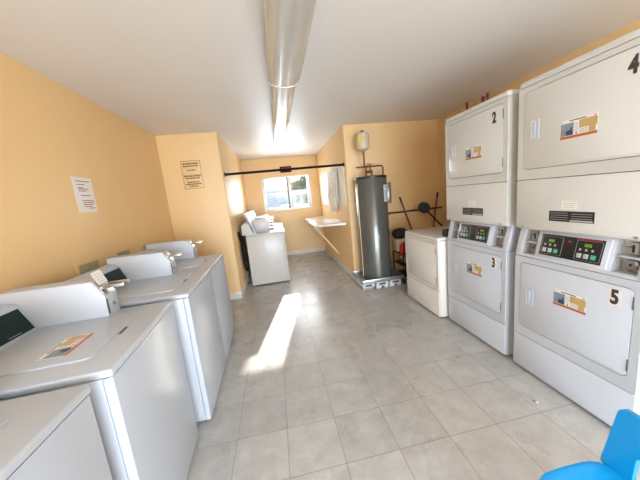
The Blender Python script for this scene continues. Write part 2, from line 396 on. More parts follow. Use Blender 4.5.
def number(root, digit, y, z, white):
    if white: MB().prism(rrect(y-0.027, y+0.027, z-0.043, z+0.043, 0.006), 'x', 0.3515, 0.3520, m_paper).build('number_backing', root)
    o = text_mesh(digit, 0.104, m_ink, 'number_decal', root, facing_x(0.3526, y, z), 0.66, 0.0045)
    o['label'] = 'large black number %s' % digit
def coin_recess(root, y0, y1, big):
    c = MB()
    z0, z1 = 0.888, 1.052; x0 = 0.272
    # box liner (open to the front), shelf, coin slot plate and lock
    c.box(x0, x0+0.004, y0, y1, z0, z1, m_recess)
    c.prism([(x0, z0), (0.343, z0), (0.304, z1), (x0, z1)], 'y', y0, y0+0.003, m_recess); c.prism([(x0, z0), (0.343, z0), (0.304, z1), (x0, z1)], 'y', y1-0.003, y1, m_recess)
    c.box(x0, 0.341, y0, y1, z0, z0+0.003, m_recess); c.box(x0, 0.303, y0, y1, z1-0.003, z1, m_recess)
    c.box(x0, 0.327, y0, y1, 0.966, 0.973, m_plastic, 0.001)
    c.build('coin_recess', root)
    ym = (y0+y1)/2
    f = 1.45 if big else 1.0
    k = MB(); k.box(x0, x0+0.012, ym-0.024*f, ym+0.024*f, 0.893, 0.964, m_ivory, 0.003)
    k.lathe([(0.019*f, 0), (0.019*f, 0.014), (0.014*f, 0.020), (0.008*f, 0.020), (0.0001, 0.018)], (x0+0.012, ym, 0.928), m_chrome, 24, 'x')
    k.lathe([(0.006, 0), (0.006, 0.022), (0.0001, 0.022)], (x0+0.012, ym, 0.928), m_black, 12, 'x')
    k.build('coin_lock', root)
    k = MB(); k.box(x0, x0+0.020, ym-0.016, ym+0.016, 0.982, 1.040, m_recess, 0.003); k.box(x0+0.020, x0+0.024, ym-0.004, ym+0.004, 0.990, 1.028, m_black)
    k.box(x0+0.020, x0+0.034, ym-0.024, ym-0.006, 1.012, 1.020, m_chrome, 0.001)
    k.build('coin_slot', root)
def control_panel(root):
    LEAN = math.atan2(0.046, 0.19)
    T = lambda y, z: Matrix.Translation((0.3525-0.046*(z-0.87)/0.19, y, z)) @ Matrix.Rotation(-LEAN, 4, 'Y')
    b = MB(); b.box(-0.003, 0.004, -0.190, 0.190, -0.078, 0.080, m_dryer, 0.002, mtx=T(-0.010, 0.968)); b.build('console_bezel', root)
    b = MB(); Mx = T(-0.010, 0.970)
    b.box(0.004, 0.0065, -0.166, 0.166, -0.066, 0.068, m_panel, 0.0008, mtx=Mx)
    p = b.build('control_panel', root)
    for side in (-1, 1):
        q = MB(); yc = 0.098*side
        o0 = rrect(yc-0.062, yc+0.062, -0.056, 0.056, 0.006, 2); i0 = rrect(yc-0.060, yc+0.060, -0.054, 0.054, 0.005, 2)
        q.ring(o0, i0, 0.0065, 0.0072, m_grey, mtx=Mx)
        for i in range(3):
            q.box(0.0065, 0.009, yc-0.050+0.034*i, yc-0.026+0.034*i, -0.044, -0.018, m_greenkey if (i == 2) else m_keys, 0.001, mtx=Mx)
            q.box(0.0065, 0.0072, yc-0.044+0.030*i, yc-0.034+0.030*i, -0.002, 0.010, m_grey, mtx=Mx)
            q.box(0.0090, 0.0094, yc-0.046+0.034*i, yc-0.030+0.034*i, -0.034, -0.030, m_grey, mtx=Mx)
        q.build('button_group', p)
        q = MB()
        q.box(0.0065, 0.0074, yc-0.034, yc+0.034, 0.020, 0.040, m_black, mtx=Mx)
        for i in range(3):
            yy = yc-0.020+0.012*i
            for (ya, yb, za, zb) in ((0, .008, .022, .0236), (0, .008, .029, .0306), (0, .008, .0364, .038), (0, .0016, .022, .038), (.0064, .008, .022, .038)):
                q.box(0.0074, 0.0080, yy+ya, yy+yb, za, zb, m_led, mtx=Mx)
        q.build('digital_display', p)
    q = MB(); q.box(0.0065, 0.0073, 0.030, 0.150, 0.0585, 0.065, m_redprint, mtx=Mx); q.box(0.0065, 0.0073, -0.009, 0.009, 0.034, 0.044, m_redprint, 0.0003, mtx=Mx)
    q.build('red_marking', p)
def lower_dryer(digit, name, label, group):
    root = empty(name, (0, 0, 0), label, 'dryer', group)
    cabinet(root, 0.02, 0.868, m_dryer)
    plate(root, 'kick_panel', 0.022, 0.2755, m_dryer)
    d0_, d1_ = 0.350, 0.823
    plate(root, 'front_panel', 0.2785, 0.866, m_dryer, rrect(-0.3045, 0.3045, d0_-0.0025, d1_+0.0025, 0.030))
    d = door_parts(root, d0_, d1_, m_dryer)
    number(d, digit, 0.230, 0.757, True)
    sticker(d, 0.3517, 0.020, 0.655)
    # console housing: leaning fascia with an open recess at each end
    b = MB(); prof = [(-0.35, 0.868), (0.350, 0.868), (0.304, 1.062), (-0.35, 1.062)]
    b.prism([(-0.35, 0.868), (0.270, 0.868), (0.270, 1.062), (-0.35, 1.062)], 'y', -0.347, 0.347, m_dryer)
    sol = [(0.270, 0.870), (0.350, 0.870), (0.304, 1.062), (0.270, 1.062)]
    for y0, y1 in ((-0.347, -0.296), (-0.208, 0.198), (0.302, 0.347)): b.prism(sol, 'y', y0, y1, m_dryer, 0.004, 2)
    b.prism([(0.270, 0.870), (0.350, 0.870), (0.3460, 0.887), (0.270, 0.887)], 'y', -0.300, 0.305, m_dryer)
    b.prism([(0.270, 1.053), (0.306, 1.053), (0.304, 1.062), (0.270, 1.062)], 'y', -0.300, 0.305, m_dryer)
    b.build('console_housing', root)
    coin_recess(root, -0.296, -0.208, False); coin_recess(root, 0.198, 0.302, True)
    control_panel(root)
    for y in (-0.29, 0.29):
        for x in (-0.29, 0.29): MB().cyl((x, y, 0), (x, y, 0.022), 0.022, m_dgrey, n=12).build('foot', root)
    return root
def upper_dryer(digit, name, label, group):
    root = empty(name, (0, 0, 0), label, 'dryer', group)
    H = 0.937
    cabinet(root, 0.0, H-0.036, m_ivory)
    MB().prism([(-0.35, -0.347), (0.330, -0.347), (0.345, -0.341), (0.352, -0.326), (0.352, 0.326), (0.345, 0.341), (0.330, 0.347), (-0.35, 0.347)], 'z', H-0.034, H, m_ivory, 0.005, 3).build('top_panel', root)
    lp = plate(root, 'lower_panel', 0.004, 0.3235, m_ivory)
    plate(root, 'front_panel', 0.3265, H-0.037, m_ivory, rrect(-0.3045, 0.3045, 0.3905, 0.8705, 0.030))
    d = door_parts(root, 0.393, 0.868, m_ivory)
    number(d, digit, 0.225, 0.790, False)
    sticker(d, 0.3517, 0.015, 0.583)
    b = MB(); b.box(0.350, 0.3506, -0.118, 0.118, 0.066, 0.128, m_black)
    b.box(0.3506, 0.3510, -0.002, 0.112, 0.069, 0.079, m_grey)
    for i in range(4): b.box(0.3506, 0.3509, -0.110, -0.012, 0.076+0.013*i, 0.0785+0.013*i, m_grey)
    for i in range(3): b.box(0.3506, 0.3509, 0.006, 0.108, 0.086+0.013*i, 0.0885+0.013*i, m_grey)
    o = b.build('warning_label', lp); o['label'] = 'black warning label with lines of small grey print'
    b = MB(); b.box(0.350, 0.3504, -0.050, 0.034, 0.140, 0.186, m_paper)
    for i in range(3): b.box(0.3504, 0.3507, -0.038, 0.022, 0.148+0.012*i, 0.1505+0.012*i, m_grey)
    b.build('rating_label', lp)
    for y in (-0.29, 0.29): MB().cyl((0.350, y, 0.014), (0.354, y, 0.014), 0.006, m_chrome, n=10).build('screw', lp)
    return root
def place(o, x, y, z): o.location = (x, y, z); o.rotation_euler = (0, 0, PI); return o
DX = 1.652+0.35
place(lower_dryer('5', 'stacked_dryer', 'white lower dryer numbered 5 with black twin control panel, under the dryer numbered 4', 'coin dryers stacked two high'), DX, 1.242, 0)
place(upper_dryer('4', 'stacked_dryer', 'white upper dryer numbered 4, nearest the camera on top of dryer 5', 'coin dryers stacked two high'), DX, 1.242, 1.063)
place(lower_dryer('3', 'stacked_dryer', 'white lower dryer numbered 3, with control panel and coin slots, under dryer 2', 'coin dryers stacked two high'), DX, 2.005, 0)
place(upper_dryer('2', 'stacked_dryer', 'white upper dryer numbered 2, on top of dryer 3 and beside dryer 4', 'coin dryers stacked two high'), DX, 2.005, 1.063)

# single low dryer
root = empty('front_load_dryer', (0, 0, 0), 'short white single dryer standing between the stacked dryers and the water heater', 'dryer')
cabinet(root, 0.02, 0.845, m_bone)
MB().prism([(-0.35, -0.348), (0.330, -0.348), (0.345, -0.342), (0.353, -0.326), (0.353, 0.326), (0.345, 0.342), (0.330, 0.348), (-0.35, 0.348)], 'z', 0.847, 0.880, m_bone, 0.007, 3).build('top_panel', root)
plate(root, 'kick_panel', 0.022, 0.300, m_bone)
plate(root, 'front_panel', 0.303, 0.845, m_bone, rrect(-0.2795, 0.3045, 0.3475, 0.8125, 0.030))
door_parts(root, 0.350, 0.810, m_bone, -0.277, 0.302)
for y in (-0.29, 0.29):
    for x in (-0.29, 0.29): MB().cyl((x, y, 0), (x, y, 0.022), 0.022, m_dgrey, n=12).build('foot', root)
place(root, 1.575+0.35, 2.738, 0)
b = MB(); b.box(-0.04, 0.04, -0.03, 0.03, 0, 0.075, m_black, 0.008); b.box(-0.02, 0.02, -0.045, -0.03, 0.02, 0.05, m_black, 0.004)
tag(b.build('coin_tray_box', loc=(1.705, 2.425, 0.880)), 'small black box on top of the short dryer beside dryer 3', 'box')

# ------------------------------------------------------------------ top-loading washers (facing +x)
def washer_body(root, w=0.328, H=0.915, m_=m_white, xb=-0.35):
    b = MB(); b.box(xb, 0.318, -w, w, 0.022, H-0.034, m_, 0.004)
    b.build('cabinet', root)
    b = MB(); b.prism([(0.321, -w), (0.338, -w), (0.348, -w+0.006), (0.350, -w+0.014), (0.350, w-0.014), (0.348, w-0.006), (0.338, w), (0.321, w)], 'z', 0.022, H-0.034, m_)
    b.build('front_panel', root)
    # top deck with rounded lip, plus raised rim round the lid
    b = MB(); b.box(xb, 0.354, -w-0.002, w+0.002, H-0.032, H-0.003, m_, 0.008, 3)
    b.build('top_deck', root)
    for y in (-w+0.05, w-0.05):
        for x in (xb+0.05, 0.29): MB().cyl((x, y, 0), (x, y, 0.024), 0.022, m_dgrey, n=12).build('foot', root)
def coin_washer(label, group):
    root = empty('top_load_washer', (0, 0, 0), label, 'washing machine', group)
    w = 0.328; H = 0.915
    washer_body(root)
    b = MB(); b.prism(rrect(-0.212, 0.232, -0.225, 0.225, 0.022, 4), 'z', H-0.004, H+0.004, m_white, 0.003, 2)
    lid = b.build('lid', root)
    b = MB(); b.prism(rrect(0.236, 0.250, -0.035, 0.035, 0.0065, 3), 'z', H-0.004, H-0.0022, m_dgrey); b.build('lid_handle_slot', root)
    # control console, its black screen and the taller coin box at the far end
    b = MB(); b.prism([(-0.349, H-0.004), (-0.215, H-0.004), (-0.276, 1.052), (-0.290, 1.060), (-0.349, 1.072)], 'y', -0.322, 0.211, m_plastic, 0.004, 2)
    con = b.build('console', root)
    lean = math.atan2(0.061, 0.141)
    Mx = Matrix.Translation((-0.2455, -0.022, 0.983)) @ Matrix.Rotation(-lean, 4, 'Y')
    b = MB(); b.box(0.0005, 0.004, -0.235, 0.215, -0.058, 0.058, m_screen, 0.001, mtx=Mx)
    scr = b.build('display_panel', con)
    b = MB()
    for i in range(9): b.box(0.004, 0.0044, 0.085+0.007*i, 0.0895+0.007*i, -0.050, -0.0465, m_grey, mtx=Mx)
    b.build('printed_text', scr)
    b = MB(); b.prism([(-0.349, H-0.004), (0.085, H-0.004), (0.087, 1.022), (0.041, 1.108), (-0.349, 1.113)], 'y', 0.213, 0.326, m_plastic, 0.003, 2)
    cb = b.build('coin_box', root)
    lean2 = math.atan2(0.046, 0.086)
    Ms = Matrix.Translation((0.064, 0.262, 1.065)) @ Matrix.Rotation(-lean2, 4, 'Y')
    b = MB(); b.box(0, 0.006, -0.042, 0.052, -0.040, 0.040, m_chrome, 0.001, mtx=Ms)
    b.box(0.060-0.02, 0.165, 0.230, 0.312, 1.062, 1.068, m_chrome, 0.002)
    b.box(0.060-0.01, 0.165, 0.230, 0.235, 1.068, 1.078, m_chrome, 0.001); b.box(0.060-0.01, 0.165, 0.307, 0.312, 1.068, 1.078, m_chrome, 0.001)
    b.box(0.158, 0.172, 0.236, 0.306, 1.060, 1.080, m_chrome, 0.003)
    b.build('coin_slide', cb)
    b = MB(); b.box(0.086, 0.089, 0.217, 0.227, 0.930, 1.010, m_dgrey)
    b.lathe([(0.011, 0), (0.011, 0.006), (0.006, 0.009), (0.0001, 0.009)], (0.087, 0.275, 0.968), m_chrome, 16, 'x'); b.build('lock', cb)
    for x in (-0.25, -0.12, 0.0): MB().lathe([(0.008, 0), (0.007, 0.003), (0.0001, 0.004)], (x, 0.26, 1.1095), m_chrome, 12).build('screw', cb)
    return root
g = 'coin washers along the left wall'
proto = coin_washer('white top-loading washer with a picture sticker on its lid, second from the camera', g)
proto.location = (-0.637-0.35, 1.232, 0); proto.rotation_euler = (0, 0, math.radians(3.2))
sticker(bpy.data.objects['lid'], 0.075, -0.075, 0.9192, flat=True)
b = MB(); Mt = Matrix.Translation((0.062, 0.250, 1.122)) @ Matrix.Rotation(math.radians(-20), 4, 'Y')
b.box(0, 0.0012, -0.040, 0.040, -0.035, 0.035, m_paper, mtx=Mt)
for i in range(4): b.box(0.0012, 0.0015, -0.030, 0.028, -0.024+0.014*i, -0.0215+0.014*i, m_grey, mtx=Mt)
cardo = b.build('price_card', [c for c in proto.children if c.name.startswith('coin_box')][0])
specs = [(-0.645, 0.532, 'white top-loading washer nearest the camera, in the bottom left corner, cut by the frame'),
         (-0.606, 1.985, 'white top-loading washer third from the camera, standing just past the narrow gap'),
         (-0.624, 2.646, 'white top-loading washer furthest along the left wall, against the sign wall')]
def copy_no(o, parent, skip):
    c = o.copy(); C.objects.link(c); c.parent = parent
    for ch in list(o.children):
        if ch.name.split('.')[0] not in skip: copy_no(ch, c, skip)
    return c
for xf, yc, lab in specs:
    c = copy_no(proto, None, ('instruction_sticker', 'price_card')); c.location = (xf-0.35, yc, 0); c.rotation_euler = (0, 0, math.radians(0.0 if yc < 1 else 1.2)); c['label'] = lab

# older washers in the alcove: tall leaning fascia
def alcove_washer(label, group):
    root = empty('alcove_washer', (0, 0, 0), label, 'washing machine', group)
    w = 0.318; H = 0.905
    washer_body(root, w, H, m_cream, -0.295)
    b = MB(); b.prism(rrect(-0.10, 0.24, -0.22, 0.22, 0.02, 4), 'z', H-0.004, H+0.005, m_white, 0.003, 2); b.build('lid', root)
    b = MB(); b.prism([(-0.349, H-0.004), (-0.13, H-0.004), (-0.235, 1.10), (-0.300, 1.10), (-0.349, 1.06)], 'y', -w+0.01, w-0.01, m_cream, 0.004, 2); b.build('console', root)
    b = MB(); b.prism([(-0.135, H-0.002), (-0.105, H-0.002), (-0.255, 1.262), (-0.290, 1.255)], 'y', -w+0.02, w-0.02, m_white, 0.005, 2); fa = b.build('fascia', root)
    b = MB(); b.prism([(-0.165, H+0.02), (-0.148, H+0.02), (-0.200, 1.045), (-0.215, 1.045)], 'y', -w+0.008, -w+0.021, m_black); b.build('vent_slot', root)
    b = MB(); b.prism([(-0.13, H-0.004), (0.100, H-0.004), (0.100, 1.04), (0.060, 1.118), (-0.215, 1.125)], 'y', -0.05, 0.20, m_cream, 0.004, 2); cb = b.build('coin_box', root)
    b = MB(); b.box(0.085, 0.175, 0.03, 0.13, 1.062, 1.070, m_chrome, 0.002); b.box(0.165, 0.185, 0.04, 0.12, 1.056, 1.082, m_chrome, 0.004); b.build('coin_slide', cb)
    b = MB(); b.box(0.10, 0.185, 0.02, 0.16, H-0.002, H+0.05, m_plastic, 0.004); b.build('coin_tray', cb)
    return root
g = 'older washers in the far alcove'
aw = alcove_washer('cream-sided washer nearest in the far alcove, its whole side facing the camera', g)
aw.location = (0.098-0.35, 4.795, 0)
for yc, lab in ((5.455, 'white-topped washer in the middle of the alcove row, mostly hidden behind the nearest'),
                (6.115, 'white-topped washer in the alcove row standing closest to the window')):
    c = copy_tree(aw); c.location = (0.098-0.35, yc, 0); c['label'] = lab
# hoses and drain pipe between them and the wall
b = MB()
pts = [(-0.655, 4.50, 0.97), (-0.640, 4.50, 0.86), (-0.625, 4.50, 0.80), (-0.632, 4.50, 0.6), (-0.625, 4.50, 0.38), (-0.61, 4.51, 0.31), (-0.602, 4.60, 0.28)]
b.tube(pts, 0.021, m_matblack)
tag(b.build('drain_hose'), 'thick black drain hose hanging between the alcove wall and the nearest washer', 'hose')
b = MB()
b.tube([(-0.655, 4.55, 0.90), (-0.60, 4.50, 0.88), (-0.582, 4.49, 0.7), (-0.577, 4.49, 0.5), (-0.575, 4.50, 0.36), (-0.59, 4.53, 0.30)], 0.014, m_matblack)
b.box(-0.672, -0.640, 4.53, 4.57, 0.88, 0.92, m_chrome, 0.004)
tag(b.build('supply_hose'), 'thinner dark water supply hose beside the drain hose in the alcove', 'hose')

# washer outlet boxes in the left wall
def outlet_box(y0, y1, z0, z1, label):
    r_ = empty('washer_outlet_box', (XW, (y0+y1)/2, (z0+z1)/2), label, 'outlet box', 'recessed outlet boxes above the washers')
    hy, hz = (y1-y0)/2, (z1-z0)/2
    b = MB(); b.ring(rrect(-hy-0.03, hy+0.03, -hz-0.03, hz+0.03, 0.006), rrect(-hy, hy, -hz, hz, 0.004), 0.0, 0.006, m_wall); b.build('flange', r_)
    b = MB(); b.box(0.0005, 0.0015, -hy, hy, -hz, hz, m_outbox); b.build('liner', r_)
    b = MB(); 
    b.cyl((0.0015, hy*0.3, -hz*0.35), (0.022, hy*0.3, -hz*0.35), 0.010, m_chrome, n=12)
    b.build('valve', r_)
outlet_box(2.13, 2.35, 0.985, 1.095, 'recessed box in the left wall behind the second washer, nearest the paper notice')
outlet_box(2.60, 2.81, 0.985, 1.095, 'recessed box in the left wall behind the third washer, the middle of three')
outlet_box(3.07, 3.25, 0.985, 1.085, 'recessed box in the left wall behind the furthest washer, nearest the corner')

# ------------------------------------------------------------------ wall notices
r_ = MB().box(0, 0.0015, -0.107, 0.107, -0.135, 0.135, m_paper).build('paper_notice', loc=(XW+0.0005, 2.385, 1.614))
tag(r_, 'white paper notice with faded red typed lines taped to the left wall', 'notice')
b = MB()
for z, a, c in ((.105, -.075, .08), (.080, -.065, .02), (.055, -.06, .0), (.045, -.06, .055), (.030, -.06, .02), (-.005, -.045, .06), (-.045, -.05, .085), (-.060, -.04, .085), (-.075, -.045, .07), (-.090, -.035, .05), (-.104, .01, .085)):
    b.box(0.0015, 0.0019, a, c, z-0.0035, z+0.0035, m_inkred)
b.build('typed_lines', r_)
b = MB(); SW, SH = 0.133, 0.195
b.box(-SW, SW, -0.004, 0, -SH, SH, m_wall, 0.001)
r_ = b.build('wall_sign', loc=(-1.083, YJL-0.0005, 1.892)); tag(r_, 'peach-coloured rules sign with black border and black lines, screwed to the corner wall', 'sign')
b = MB()
def rr_y(x0, x1, z0, z1): b.box(x0, x1, -0.0048, -0.004, z0, z1, m_ink)
for (x0, x1, z0, z1) in ((-.128, .128, .186, .190), (-.128, .128, -.190, -.186), (-.128, -.124, -.19, .19), (.124, .128, -.19, .19), (-.124, .124, -.004, 0.0)): rr_y(x0, x1, z0, z1)
b.build('border', r_)
b = MB()
for z, hw, t_ in ((.150, .105, .009), (.118, .100, .008), (.062, .055, .007), (-.018, .110, .008), (-.046, .095, .008), (-.100, .080, .007), (-.128, .105, .008), (-.156, .060, .007)):
    x = -hw
    while x < hw:
        L = random.uniform(.018, .04); b.box(x, min(x+L, hw), -0.0048, -0.004, z-t_, z+t_, m_ink); x += L+.008
b.build('printed_lines', r_)

# exit sign on the far wall and the black rod across the alcove
r_ = empty('exit_sign', (0.362, YW, 2.148), 'small black EXIT sign with red letters above the window', 'sign')
MB().box(-0.138, 0.138, -0.035, 0, -0.07, 0.07, m_matblack, 0.004).build('housing', r_)
text_mesh('EXIT', 0.098, m_exitred, 'lettering', r_, Matrix.Translation((0, -0.0362, 0)) @ Matrix.Rotation(PI/2, 4, 'X'), 1.0, 0.003)
r_ = empty('hanging_rod', (0.23, 4.14, 1.872), 'long black hanging rod spanning the opening to the far alcove', 'rod')
MB().cyl((XA-0.23+0.004, 0, 0.0), (XB-0.23-0.004, 0, 0.0), 0.018, m_matblack, n=16).build('pole', r_)
for x, s in ((XA-0.23, 1), (XB-0.23, -1)): MB().cyl((x, 0, 0), (x+0.012*s, 0, 0), 0.032, m_matblack, n=20).build('end_flange', r_)

# ------------------------------------------------------------------ folding counter, board, hanging cloth
r_ = empty('folding_counter', (XB, 5.55, 0.93), 'white wall-mounted folding counter with a slanted wooden brace', 'counter')
MB().prism([(-0.48, -1.08), (-0.52, -1.04), (-0.49, 0.93), (-0.45, 0.96), (-0.001, 1.00), (-0.001, -1.24)], 'z', -0.035, 0.0, m_counter, 0.005, 2).build('top', r_)
for y in (-0.55, 0.75): MB().prism([(-0.50, -0.036), (-0.455, -0.036), (-0.001, -0.66), (-0.001, -0.72)], 'y', y, y+0.035, m_wood, 0.002).build('brace', r_)
MB().box(-0.03, -0.001, -1.05, 1.09, -0.075, -0.036, m_wood, 0.002).build('wall_cleat', r_)
r_ = empty('wall_board', (XB, 5.2, 1.55), 'white board fixed to the alcove wall above the folding counter', 'board')
MB().box(-0.018, -0.001, -1.05, 1.02, -0.33, 0.33, mat('cream_board', (0.80, 0.74, 0.66), 0.6, noise=0.03), 0.002).build('panel', r_)
# cloth hanging on the board
def cloth():
    b = MB(); t = bmesh.new(); NY, NZ = 18, 26; y0, y1, z1, z0 = 4.50, 5.32, 1.86, 1.08
    rows = []
    for j in range(NZ+1):
        v = j/NZ; row = []
        wmul = 1.0 if v < 0.7 else 1.0-(v-0.7)*1.9
        for i in range(NY+1):
            u = i/NY; y = y1-(y1-y0)*(0.5+(u-0.5)*wmul) + (0.12*max(0, v-0.7))
            x = XB-0.045-0.022*math.sin(u*19+v*2)*(0.3+v)-0.008*math.sin(u*41+v*9)
            z = z1+(z0-z1)*v*(1-0.10*abs(math.sin(u*7)))
            row.append(t.verts.new((x, y, z)))
        rows.append(row)
    for A, B_ in zip(rows, rows[1:]):
        for i in range(NY): t.faces.new((A[i], B_[i], B_[i+1], A[i+1]))
    b.merge(t, m_cloth, True)
    return b
o = cloth().build('hanging_cloth'); sm = o.modifiers.new('thickness', 'SOLIDIFY'); sm.thickness = 0.004; sm.offset = 0
tag(o, 'pale patterned cloth hanging against the white board above the counter', 'cloth')
b = MB(); b.box(-0.004, 0.004, -0.035, 0.035, -0.05, 0.05, m_yellow, 0.002)
ytag = mat('yellow_tag_print', (0.80, 0.62, 0.05), 0.5, noise=0.05)
b.mats[0] = ytag
o2 = b.build('yellow_tag', o, loc=(XB-0.095, 4.56, 1.30))

# ------------------------------------------------------------------ water heater group
hx, hy = 1.430, 3.785
r_ = empty('drain_pan_base', (hx, hy, 0), 'low white block stand with grey metal drain pan under the water heater', 'stand')
b = MB(); b.box(-0.315, 0.315, -0.27, 0.245, 0.092, 0.100, m_galv)
for a in ((-0.320, 0.320, -0.278, -0.268), (-0.320, 0.320, 0.240, 0.250)): b.box(a[0], a[1], a[2], a[3], 0.092, 0.150, m_galv, 0.003)
for a in ((-0.325, -0.313), (0.313, 0.325)): b.box(a[0], a[1], -0.278, 0.250, 0.092, 0.150, m_galv, 0.003)
b.build('drain_pan', r_)
for i, x in enumerate((-0.23, -0.02, 0.19)):
    b = MB(); b.box(x-0.090, x+0.090, -0.265, 0.235, 0.030, 0.092, m_block, 0.006)
    b.box(x-0.095, x-0.020, -0.27, 0.24, 0.0, 0.032, m_brick if i == 0 else m_block, 0.004)
    if i: b.box(x+0.03, x+0.09, -0.27, 0.24, 0.0, 0.032, m_block, 0.004)
    else: b.box(x-0.018, x+0.07, -0.27, 0.24, 0.0, 0.032, m_brick, 0.004)
    b.box(x-0.05, x+0.05, -0.2658, -0.264, 0.048, 0.076, m_dgrey)
    b.build('block', r_)
r_ = empty('water_heater', (hx, hy, 0.100), 'tall grey cylindrical water heater standing on the block stand by the corner', 'water heater')
R0 = 0.232
b = MB(); b.lathe([(R0-0.012, 0), (R0-0.004, 0.0), (R0-0.004, 0.03), (R0, 0.032), (R0, 1.495), (R0-0.003, 1.500), (R0+0.003, 1.502), (R0+0.003, 1.522), (R0-0.006, 1.530), (0.05, 1.537), (0.0001, 1.538)], (0, 0, 0), m_tank, 64)
b.build('tank', r_)
b = MB(); b.lathe([(R0+0.004, 1.500), (R0+0.0045, 1.502), (R0+0.0045, 1.520), (R0+0.004, 1.523)], (0, 0, 0), m_black, 64); b.build('top_rim', r_)
b = MB(); b.box(-0.045, 0.045, -0.006, 0.0, -0.12, 0.12, m_paper, 0.002)
for i in range(7): b.box(-0.035, 0.030, -0.0068, -0.006, -0.095+0.022*i, -0.088+0.022*i, m_ink)
b.box(-0.03, 0.03, -0.0068, -0.006, 0.075, 0.10, m_grey)
a = math.radians(38); o = b.build('energy_label', r_, loc=(R0*math.sin(a)*1.0, -R0*math.cos(a), 1.27), rot=(0, 0, a)); o['label'] = 'white energy label'
b = MB(); a = math.radians(78)
b.box(-0.055, 0.055, -0.05, 0.01, -0.15, 0.15, m_tank, 0.006); b.build('junction_box', r_, loc=(R0*math.sin(a), -R0*math.cos(a), 1.27), rot=(0, 0, a))
b = MB(); a = math.radians(-72); px, py = (R0+0.012)*math.sin(a), -(R0+0.012)*math.cos(a)
b.tube([(px*0.9, py*0.9, 1.43), (px, py, 1.43), (px*1.02, py*1.02, 1.40), (px*1.02, py*1.02, 0.05)], 0.0065, m_beige, 10); b.build('relief_pipe', r_)
# copper pipework
b = MB(); z0 = 1.535
b.tube([(-0.06, 0, z0), (-0.06, 0, 1.66), (-0.075, 0, 1.69), (-0.075, 0, 1.853)], 0.012, m_copper)
b.tube([(0.02, -0.02, z0), (0.02, -0.02, 1.60), (0.00, -0.02, 1.64), (0.00, -0.02, 1.70)], 0.013, m_copper)
b.tube([(-0.20, 0, 1.675), (0.185, 0, 1.675), (0.205, 0, 1.655), (0.205, 0, z0)], 0.011, m_copper)
b.cyl((-0.07, -0.02, 1.60), (0.03, -0.02, 1.60), 0.020, m_copper); b.cyl((-0.03, 0, 1.70), (0.02, 0, 1.70), 0.022, m_chrome)
b.build('copper_pipe', r_)
r_ = empty('expansion_tank', (hx-0.078, hy, 1.995), 'small beige expansion tank on a copper pipe above the water heater', 'tank')
MB().lathe([(0.02, 0.0), (0.055, 0.008), (0.085, 0.03), (0.095, 0.06), (0.096, 0.15), (0.095, 0.215), (0.085, 0.245), (0.055, 0.262), (0.02, 0.268), (0.0001, 0.268)], (0, 0, 0.0), m_beige, 40).build('shell', r_)
MB().cyl((0, 0, 0.266), (0, 0, 0.285), 0.022, m_black, n=16).build('air_cap', r_)
MB().cyl((0, 0, -0.04), (0, 0, 0.01), 0.017, m_copper, n=16).build('fitting', r_)
a = math.radians(-42); b = MB(); b.box(-0.024, 0.024, -0.002, 0.0, -0.04, 0.04, m_yellow); b.mats[0] = ytag
b.build('yellow_sticker', r_, loc=(0.097*math.sin(a), -0.097*math.cos(a), 0.17), rot=(0, 0, a))

# pipe on the wall, mops, broom, black bin, red can
b = MB(); b.cyl((1.66, YJR-0.03, 1.035), (2.733, YJR-0.03, 1.035), 0.014, m_pipe, n=14)
o = b.build('wall_pipe')
tag(o, 'dark brown pipe running level along the wall right of the water heater', 'pipe')
for x in (1.80, 2.60): MB().box(x-0.012, x+0.012, YJR-0.046, YJR, 1.018, 1.052, m_pipe, 0.003).build('pipe_clip', o)
def stick(name, p0, p1, r, m_, label, cat, head=None):
    e = empty(name, (p0[0], p0[1], 0), label, cat)
    q0 = Vector(p0)-Vector((p0[0], p0[1], 0)); q1 = Vector(p1)-Vector((p0[0], p0[1], 0))
    MB().cyl(q0, q1, r, m_, n=12).build('handle', e)
    d = (q1-q0).normalized(); MB().cyl(q1-d*0.06, q1+d*0.02, r*1.25, m_black, n=12).build('grip', e)
    return e, q0, q1
e, q0, q1 = stick('mop', (2.30, 3.80, 0.05), (1.985, 3.985, 1.26), 0.012, m_redwood, 'red-handled mop leaning left, nearest the water heater', 'mop')
b = MB(); b.box(-0.11, 0.11, -0.04, 0.04, 0.0, 0.06, m_bristle, 0.012); b.build('mop_head', e)
e, q0, q1 = stick('broom', (2.41, 3.93, 0.08), (2.66, 4.012, 1.27), 0.012, m_redwood, 'red-handled broom leaning right, beside the stacked dryers', 'broom')
b = MB(); b.prism([(-0.05, 0.10), (0.05, 0.10), (0.14, 0.0), (-0.14, 0.0)], 'y', -0.025, 0.025, m_bristle, 0.004); b.build('bristle_head', e)
e = empty('dust_mop', (2.74-0.10, 3.80, 0), 'upside-down brush with dark blue-grey round head against the wall', 'brush')
hp = Vector((2.375-2.64, 0.13, 1.055)); base = Vector((0.0, 0.0, 0.70)); base2 = base+(base-hp)*1.0
MB().cyl((0.055, 0.02, 0.0), hp, 0.013, m_black, n=12).build('handle', e) if False else MB().cyl((0.0, 0.0, 0.70), hp, 0.013, m_black, n=12).build('handle', e)
MB().cyl((0.0, 0.0, 0.0), (0.0, 0.0, 0.71), 0.012, m_black, n=12).build('lower_pole', e)
b = MB(); t = bmesh.new(); bmesh.ops.create_uvsphere(t, u_segments=40, v_segments=24, radius=1)
for v in t.verts:
    k = 1+0.07*math.sin(17*v.co.x+11*v.co.z)*math.cos(13*v.co.y+9*v.co.z)
    v.co = Vector((v.co.x*0.105*k, v.co.y*0.045*k, v.co.z*0.085*k))
    v.co = Matrix.Rotation(0.5, 3, 'Y') @ v.co + hp+Vector((-0.015, -0.01, 0.015))
b.merge(t, m_bristle, True); b.build('brush_head', e)
